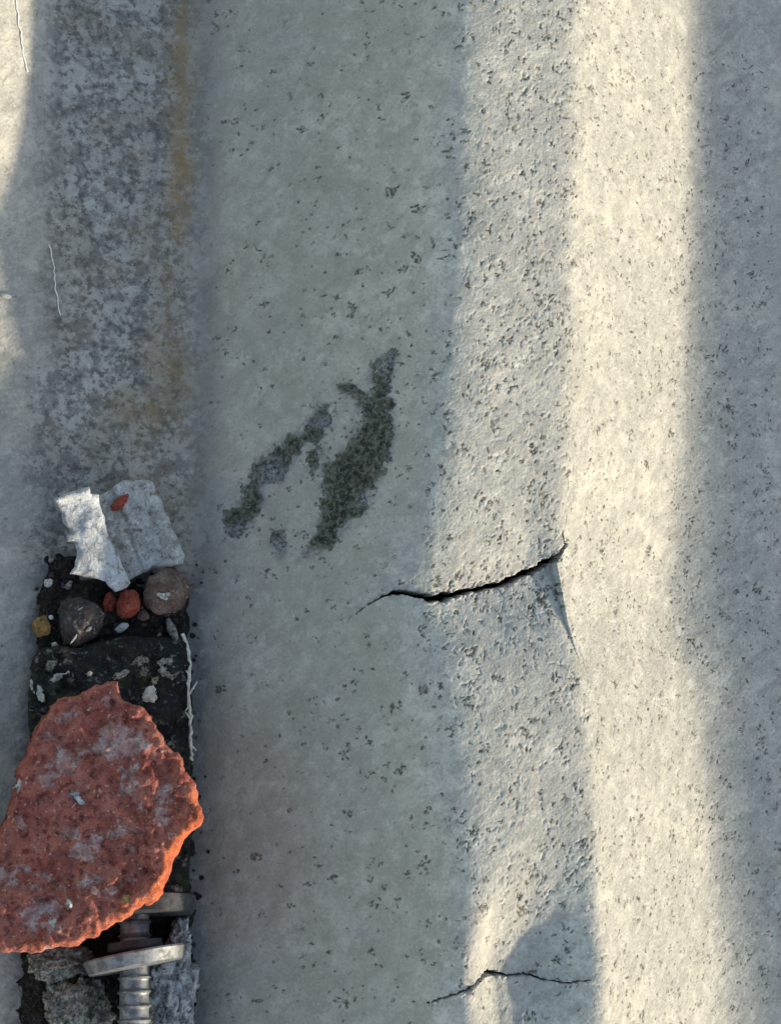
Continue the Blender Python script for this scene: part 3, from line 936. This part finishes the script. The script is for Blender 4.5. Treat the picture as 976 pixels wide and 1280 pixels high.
def brick_relief(x, y):
    z = brick_top(x, y) + 1.8 * fbm2(x / 14, y / 14, 4, 91) - 1.5 * np.abs(fbm2(x / 7.0, y / 7.0, 3, 92)) - 0.9 * np.abs(noise2(x / 2.4, y / 2.4, 96)) + 0.35 * noise2(x / 1.1, y / 1.1, 97)
    for (u, v, r, dp) in [(52, 1134, 4.2, 2.6), (90, 988, 3.0, 1.2), (148, 985, 3.2, 0.9), (228, 1008, 3.5, 1.8), (80, 1110, 2.4, 1.2), (120, 930, 4, 0.9)]:
        c = px_fn(u, v, brick_top)
        z = z - dp * np.exp(-((x - c[0]) ** 2 + (y - c[1]) ** 2) / r ** 2)
    return z


brick = plate('brick_fragment', BP, 0.62, brick_relief, lambda x, y: np.maximum(brick_top(x, y) - 23, zs(x, y) + 1.0), brick_bev, M_BRICK, chamfer=True, amp=1.1, rough=1.7, seed=57, rings=14, wob=1.8, attr=topface, nscale=4.5)
_v = np.array([v.co[:] for v in brick.data.vertices]) / MM + np.array(brick.location) / MM
_a = np.degrees(np.arctan2(_v[:, 1] - bcen[1], _v[:, 0] - bcen[0]))
_d, _w = seg_dist(_v[:, 0], _v[:, 1], np.column_stack([np.vstack([BP, BP[:1]]), np.zeros(len(BP) + 1)]))
_rim = (np.exp(-((_a + 35) / 48) ** 4) + 0.25 * np.exp(-((_a + 100) / 20) ** 2)) * (1 - sstep(2.6, 5.0, _d + 1.5 * noise2(_v[:, 0] / 3, _v[:, 1] / 3, 2)))  # mask of the painted sunlit rim, strongest on the side facing the sun
_at = brick.data.attributes.new('lit_rim', 'FLOAT', 'POINT'); _at.data.foreach_set('value', np.clip(_rim, 0, 1).astype(np.float32))
tag(brick, 'large broken red terracotta brick fragment with grey mortar blotches', 'brick')
for i, (u, v, r, sq, mt) in enumerate([(48, 1066, 2.3, 0.75, M_CRUMB), (61, 1067, 1.5, 0.9, M_GREYCHIP), (27, 983, 2.3, 0.9, M_GREYCHIP), (158, 1123, 1.3, 0.8, M_OCHRE), (88, 1132, 1.6, 0.8, M_GREYCHIP), (65, 1153, 1.8, 0.8, M_GREYCHIP), (95, 995, 2.6, 0.5, M_GREYCHIP)]):
    flake('mortar_chip', u, v, r * 0.9, sq, brick_relief, mt, brick, 300 + i, 0.4 * i, 0.35)

# ------------------------------------------------------------------ cement chips above
def tilted(u, v, z0, gx_, gy_):
    c = px(u, v, z0)
    return lambda x, y: z0 + gx_ * (x - c[0]) + gy_ * (y - c[1])


gt = tilted(180, 665, 11.0, 0.10, 0.06)
GP = np.array([px_fn(x, y, gt)[:2] for x, y in [(118, 624), (140, 610), (156, 602), (178, 599), (190, 605), (199, 622), (207, 640), (216, 660), (226, 680), (232, 694), (229, 706), (212, 708), (196, 711), (180, 716), (165, 723), (152, 728), (138, 720), (124, 690), (116, 650)]])


def grey_top(x, y):
    c = px(180, 660, 11.0)
    u = (x - c[0]) * 0.93 + (y - c[1]) * 0.36
    return gt(x, y) + 1.7 * np.exp(-((u - 6) / 2.2) ** 2) - 1.1 * np.exp(-((u + 1) / 3.0) ** 2) - 1.0 * np.exp(-((u + 4.6) / 0.5) ** 2) + 0.7 * fbm2(x / 4, y / 4, 3, 17)


chip = plate('cement_chip', GP, 0.5, grey_top, lambda x, y: np.maximum(zs(x, y) + 0.4, gt(x, y) - 5.5), 0.9, M_GREYCHIP, amp=0.7, rough=0.5, seed=63, wob=0.6)
tag(chip, 'flat rounded grey cement chip lying partly under the bluish white piece', 'cement chip')
wt = tilted(115, 675, 15.0, -0.05, 0.06)
WP = np.array([px_fn(x, y, wt)[:2] for x, y in [(67, 626), (78, 618), (94, 613), (111, 609), (113, 617), (124, 618), (128, 635), (134, 664), (148, 688), (157, 713), (165, 729), (160, 735), (145, 739), (133, 726), (110, 721), (87, 718), (93, 708), (97, 690), (97, 677), (84, 676), (83, 668), (89, 665), (80, 654), (79, 641), (70, 632)]])


def white_top(x, y):
    c = px(95, 618, 13); r = px(115, 650, 13)
    return wt(x, y) + 1.8 * np.exp(-((y - c[1] - 0.25 * (x - c[0])) / 1.7) ** 2) + 0.8 * np.exp(-((x - r[0]) / 3.2) ** 2) + 0.5 * fbm2(x / 4, y / 4, 3, 27)


wchip = plate('pale_chip', WP, 0.5, white_top, lambda x, y: wt(x, y) - 4.2, 0.9, M_WHITECHIP, amp=0.6, rough=0.45, seed=73, wob=0.6)
tag(wchip, 'bluish white waisted chip with a folded upper edge lying on the grey chip', 'chip')
p = px_fn(150, 628, grey_top)
tag(lump('red_crumb', (p[0], p[1], p[2] + 0.9), (3.9, 1.9, 1.5), M_RED, None, 4, 0.5, 1.6, 12, facet=0.35, rot=math.radians(48)),
    'small red brick crumb on top of the grey cement chip', 'brick crumb')

# ------------------------------------------------------------------ pebbles in the soil


def pebble(name, u, v, z, rad, mat, label, cat, seed, rot=0.0, amp=0.40, facet=0.34, sub=5, freq=1.3, group=None):
    c = px(u, v, z)
    o = lump(name, (c[0], c[1], z), rad, mat, None, sub, amp, freq, seed, facet, rot)
    tag(o, label, cat, group)
    return o


ds = pebble('stone', 99, 776, 8, (7.6, 8.6, 6.5), M_DKSTONE, 'dark grey rounded stone with white scratches beside the ochre pebble', 'stone', 21)
for (u, v, r, rt, sq) in [(112, 786, 1.0, 0.8, 0.5), (108, 781, 0.6, 0.2, 0.8), (101, 761, 0.9, 0.5, 0.35), (106, 768, 0.6, 1.2, .4), (93, 799, 1.6, 1.0, 0.18)]:
    p = px(u, v, 14.2)
    lump('white_scratch', (p[0], p[1], 13.4), (r, r * sq, 0.9), M_CRUMB, ds, 3, 0.9, 1.8, int(u), rot=rt, crag=0.4)
bs = pebble('stone', 208, 741, 9, (7.9, 7.6, 7.0), M_BRSTONE, 'round brown stone with a white speck below the grey cement chip', 'stone', 34)
p = px(204, 745, 15.6)
for (dx_, dy_, r_) in ((0, 0, 1.0), (1.5, 0.5, 0.7), (-1.1, 0.5, 0.7), (0.8, -0.8, 0.6)):
    lump('white_speck', (p[0] + dx_, p[1] + dy_, 15.2), (r_, r_ * 0.8, 0.9), M_CRUMB, bs, 3, 0.9, 1.8, int(10 + dx_ * 10), crag=0.4)
pebble('brick_crumb', 159, 756, 9, (3.7, 5.8, 4.5), M_RED, 'dull red angular crumb between the two round stones', 'brick crumb', 45, facet=0.42, amp=0.2)
pebble('ochre_pebble', 53, 783, 6.5, (3.1, 3.4, 3.0), M_OCHRE, 'knobbly yellow ochre pebble left of the dark stone', 'pebble', 56, amp=0.45, freq=1.9)
pebble('brown_pebble', 179, 770, 7, (2.4, 1.9, 2.0), M_BRSTONE, 'tiny brown pebble under the round brown stone', 'pebble', 67, sub=4)
pebble('red_pebble', 138, 752, 6, (2.4, 3.4, 2.4), M_RED, 'small dark red crumb half sunk in black soil', 'brick crumb', 71, sub=4)
pebble('white_crumb', 61, 728, 6, (1.6, 1.5, 1.4), M_CRUMB, 'white crumb at the top left corner of the soil', 'crumb', 78, sub=3, amp=0.5)
pebble('white_crumb', 154, 784, 7, (2.3, 1.4, 1.3), M_CRUMB, 'white crumbly fleck below the dull red angular crumb', 'crumb', 79, sub=3, amp=0.9, rot=0.4)
pebble('white_crumb', 69, 806, 8, (1.1, 1.0, 0.9), M_CRUMB, 'tiny white crumb below the ochre pebble', 'crumb', 80, sub=3, amp=0.5)
pebble('white_crumb', 64, 772, 8.5, (0.8, 0.8, 0.8), M_CRUMB, 'speck of white crumb on the ochre pebble', 'crumb', 81, sub=3, amp=0.5)
pebble('grey_flake', 215, 787, 6, (1.6, 4.2, 1.3), M_LICHEN, 'grey lichen flake trailing from the round brown stone', 'flake', 82, rot=0.4, amp=0.6, sub=4)
p = px_fn(8, 370, zs)
tag(lump('white_crumb', (p[0], p[1], p[2] + 0.3), (1.9, 0.9, 0.7), M_CRUMB, None, 3, 0.3, 1.3, 83, rot=-0.2), 'lone white chip on the grey flank beside the white fibre', 'crumb')
for i in range(90):                      # loose crumbs of the soil itself
    u = random.uniform(48, 238); v = random.uniform(708, 830)
    if i > 62: u = random.uniform(50, 235); v = random.uniform(1190, 1290)
    p = px_fn(u, v, soil_top)
    if i % 3 == 0: continue
    r = random.uniform(0.5, 1.9)
    o = lump('soil_crumb', (p[0], p[1], p[2] + r * 0.3), (r, r * random.uniform(.6, 1), r * 0.7), (M_SOIL, M_DKSTONE, M_BRSTONE, M_LICHEN, M_DKSTONE)[i % 5], soil, 3, 0.5, 1.4, 900 + i, facet=0.35, rot=i)

for i in range(70):                      # crumbs spilled past the edge of the soil
    sd = i % 3
    v = random.uniform(705, 1275)
    u = random.gauss(246, 7) if sd else random.gauss(44, 8)
    if sd == 0 and v > 880: continue
    p = px_fn(u, v, zs); r = random.uniform(0.3, 0.9)
    lump('soil_crumb', (p[0], p[1], p[2] + r * 0.3), (r, r * random.uniform(.6, 1), r * 0.7), (M_SOIL, M_DKSTONE, M_SOIL, M_BRSTONE)[i % 4], soil, 2, 0.4, 1.4, 1200 + i)

# ------------------------------------------------------------------ thin dry fibres


def strand(name, pts, zf, r, label, cat, lift=0.3, kids=()):
    P = []
    for i in range(len(pts) - 1):
        for t in np.linspace(0, 1, 6, endpoint=False):
            u = pts[i][0] * (1 - t) + pts[i + 1][0] * t; v = pts[i][1] * (1 - t) + pts[i + 1][1] * t
            P.append((u, v))
    P.append(pts[-1])
    W = []
    for u, v in P:
        q = px_fn(u, v, zf); W.append([q[0] + RNG.normal(0, 0.2), q[1], q[2] + lift + RNG.normal(0, 0.05)])
    rr = [r * (0.6 + 0.5 * random.random()) for _ in W]
    o = tube(name, W, rr, M_FIBRE if name == 'white_fibre' else M_STEM)
    tag(o, label, cat)
    return o


strand('white_fibre', [(19, -6), (24, 30), (29, 60), (33, 90)], zs, 0.22, 'thin white fibre on the sheet flank near the sunlit patch', 'fibre')
strand('white_fibre', [(62, 306), (67, 335), (71, 362), (76, 394)], zs, 0.2, 'thin straight white fibre along the edge of the dirty valley', 'fibre')
_st = lambda x, y: np.maximum(slab_top(x, y) + 0.8, zs(x, y))
stem = strand('dry_stem', [(229, 792), (236, 815), (237, 845), (235, 872), (238, 900), (237, 930), (240, 950)], _st, 0.55, 'dry whitish stem along the right edge of the black slab', 'stem', 0.8)
for (a, b) in [((236, 868), (246, 852)), ((237, 845), (232, 838)), ((238, 900), (232, 890)), ((236, 882), (231, 889)), ((237, 930), (245, 938))]:
    A = px_fn(*a, _st); B = px_fn(*b, _st)
    tube('twig', [A + [0, 0, .8], (A + B) / 2 + [0, 0, 1.2], B + [0, 0, .8]], [0.3, 0.28, 0.15], M_STEM, stem, 6)

# ------------------------------------------------------------------ bolt with two washers
BZ = 17.5
ba = px(168, 1330, BZ + 6); bb = px(169, 1100, BZ - 6.5)
ax = Vector(bb - ba).normalized()
root = bpy.data.objects.new('bolt', None); COL.objects.link(root); root.empty_display_size = 0.01
root.location = Vector((ba[0], ba[1], BZ + 6)) * MM
tag(root, 'galvanised steel bolt with two washers lying beneath the red brick', 'bolt')


def frame(p, tilt, pitch=0.0):
    y = ax.copy(); y.rotate(Matrix.Rotation(tilt, 3, 'Z')); y.rotate(Matrix.Rotation(pitch, 3, 'X'))
    z = Vector((0, 0, 1)); x = y.cross(z).normalized(); z = x.cross(y)
    return Matrix(((x[0], y[0], z[0], p[0]), (x[1], y[1], z[1], p[1]), (x[2], y[2], z[2], p[2]), (0, 0, 0, 1)))


L = float(np.linalg.norm(bb - ba))


def along(v):     # distance from the bolt's lower end of photo row v
    return float(np.linalg.norm(px(168, v, BZ) - ba))


prof = [(3.3, 0), (4.3, 0.8)]
h = 0.8
while h < L:
    row = h
    thread = True
    step = 0.35
    r = 4.2 + (0.75 * max(0, math.cos(2 * math.pi * h / 3.9)) ** 4 if thread else 0)
    prof.append((r, h)); h += step
prof.append((4.0, L))
lathe('shaft', prof, frame(ba, 0), M_STEEL, root, 40)
wa = px(170, 1199, BZ - 0.5)
lathe('washer', [(4.7, -2.6), (13.2, -2.5), (13.9, -2.1), (15.0, 1.2), (14.8, 1.7), (14.2, 1.8), (4.7, 1.0)], frame(wa, math.radians(8), math.radians(-1)), M_STEEL, root, 64)
lathe('rubber_seal', [(4.6, 0), (7.5, 0), (8, .5), (7.8, 2.6), (4.6, 2.8)], frame(px(169.5, 1188, BZ - 1.2), math.radians(4), 0), M_RUBBER, root, 48)
wb = px(184, 1133, BZ - 5)
lathe('washer', [(4.7, -2.6), (13.2, -2.6), (13.8, -2.2), (14.4, 2.2), (13.9, 2.6), (4.7, 2.4)], frame(wb, math.radians(0), math.radians(-1)), M_ZINC, root, 64)
# key-shaped slot on the shaft
c = px(172, 1268, BZ)
bm = bmesh.new(); bmesh.ops.create_cube(bm, size=1)
bmesh.ops.bevel(bm, geom=bm.edges[:], offset=0.12, segments=2, affect='EDGES')
V = np.array([v.co[:] for v in bm.verts]) * [3.2, 8, 1.3] + [c[0], c[1] - 2, BZ + 4.2]; F = [[v.index for v in f.verts] for f in bm.faces]; bm.free()
mesh_from('raised_lug', V, F, M_STEEL, root)

# ------------------------------------------------------------------ lichen clumps round the bolt


def clump(name, parts, mat, label, cat, seed, group=None):
    c0 = px(parts[0][0], parts[0][1], 2)
    e = None
    for i, (u, v, z, r) in enumerate(parts):
        c = px(u, v, z)
        if e is None:
            e = lump(name, (c[0], c[1], z), r, mat, None, 5, 0.75, 1.9, seed, crag=0.32)
            tag(e, label, cat, group)
        else:
            lump('lobe', (c[0], c[1], z), r, mat, e, 5, 0.75, 1.9, seed + i, crag=0.32)
    return e


clump('lichen_clump', [(75, 1202, 9, (8.5, 4.8, 6)), (56, 1200, 9, (4, 4, 4)), (95, 1206, 7, (4, 3.5, 4))], M_LICHEN, 'knobbly grey lichen clump tucked under the lower edge of the red brick', 'lichen', 131)
clump('lichen_clump', [(92, 1256, 9, (7.5, 7.5, 7)), (112, 1268, 8, (6, 6, 6)), (78, 1248, 8, (4.5, 5, 5)), (118, 1245, 8, (3, 4.5, 4)), (95, 1300, 8, (9, 7, 6))], M_LICHEN, 'crumbly grey lichen clump left of the bolt shaft', 'lichen', 147)
clump('moss_tuft', [(86, 1228, 8, (2.8, 4.2, 4)), (92, 1216, 8, (2, 3, 3))], M_GREEN, 'small yellow-green moss tuft between the two grey lichen clumps', 'moss', 159)
clump('lichen_clump', [(214, 1235, 10, (6.5, 12, 6)), (224, 1185, 11, (3.6, 7, 5)), (206, 1268, 10, (5, 6, 6)), (226, 1255, 11, (4, 8, 5)), (205, 1210, 8, (4, 4, 4)), (215, 1290, 9, (7, 6, 5))], M_PALELICH, 'tall pale bluish grey lichen clump right of the bolt shaft', 'lichen', 171)
pebble('grey_pebble', 222, 1113, 12, (3.2, 2.2, 2.4), M_LICHEN, 'grey crumb wedged behind the dull zinc washer', 'crumb', 185, sub=4, amp=0.4)

for o in bpy.data.objects:
    if o.type == 'MESH':
        o.data.update()
print('TRIS', sum(len(m.loops) - 2 * len(m.polygons) for m in bpy.data.meshes))
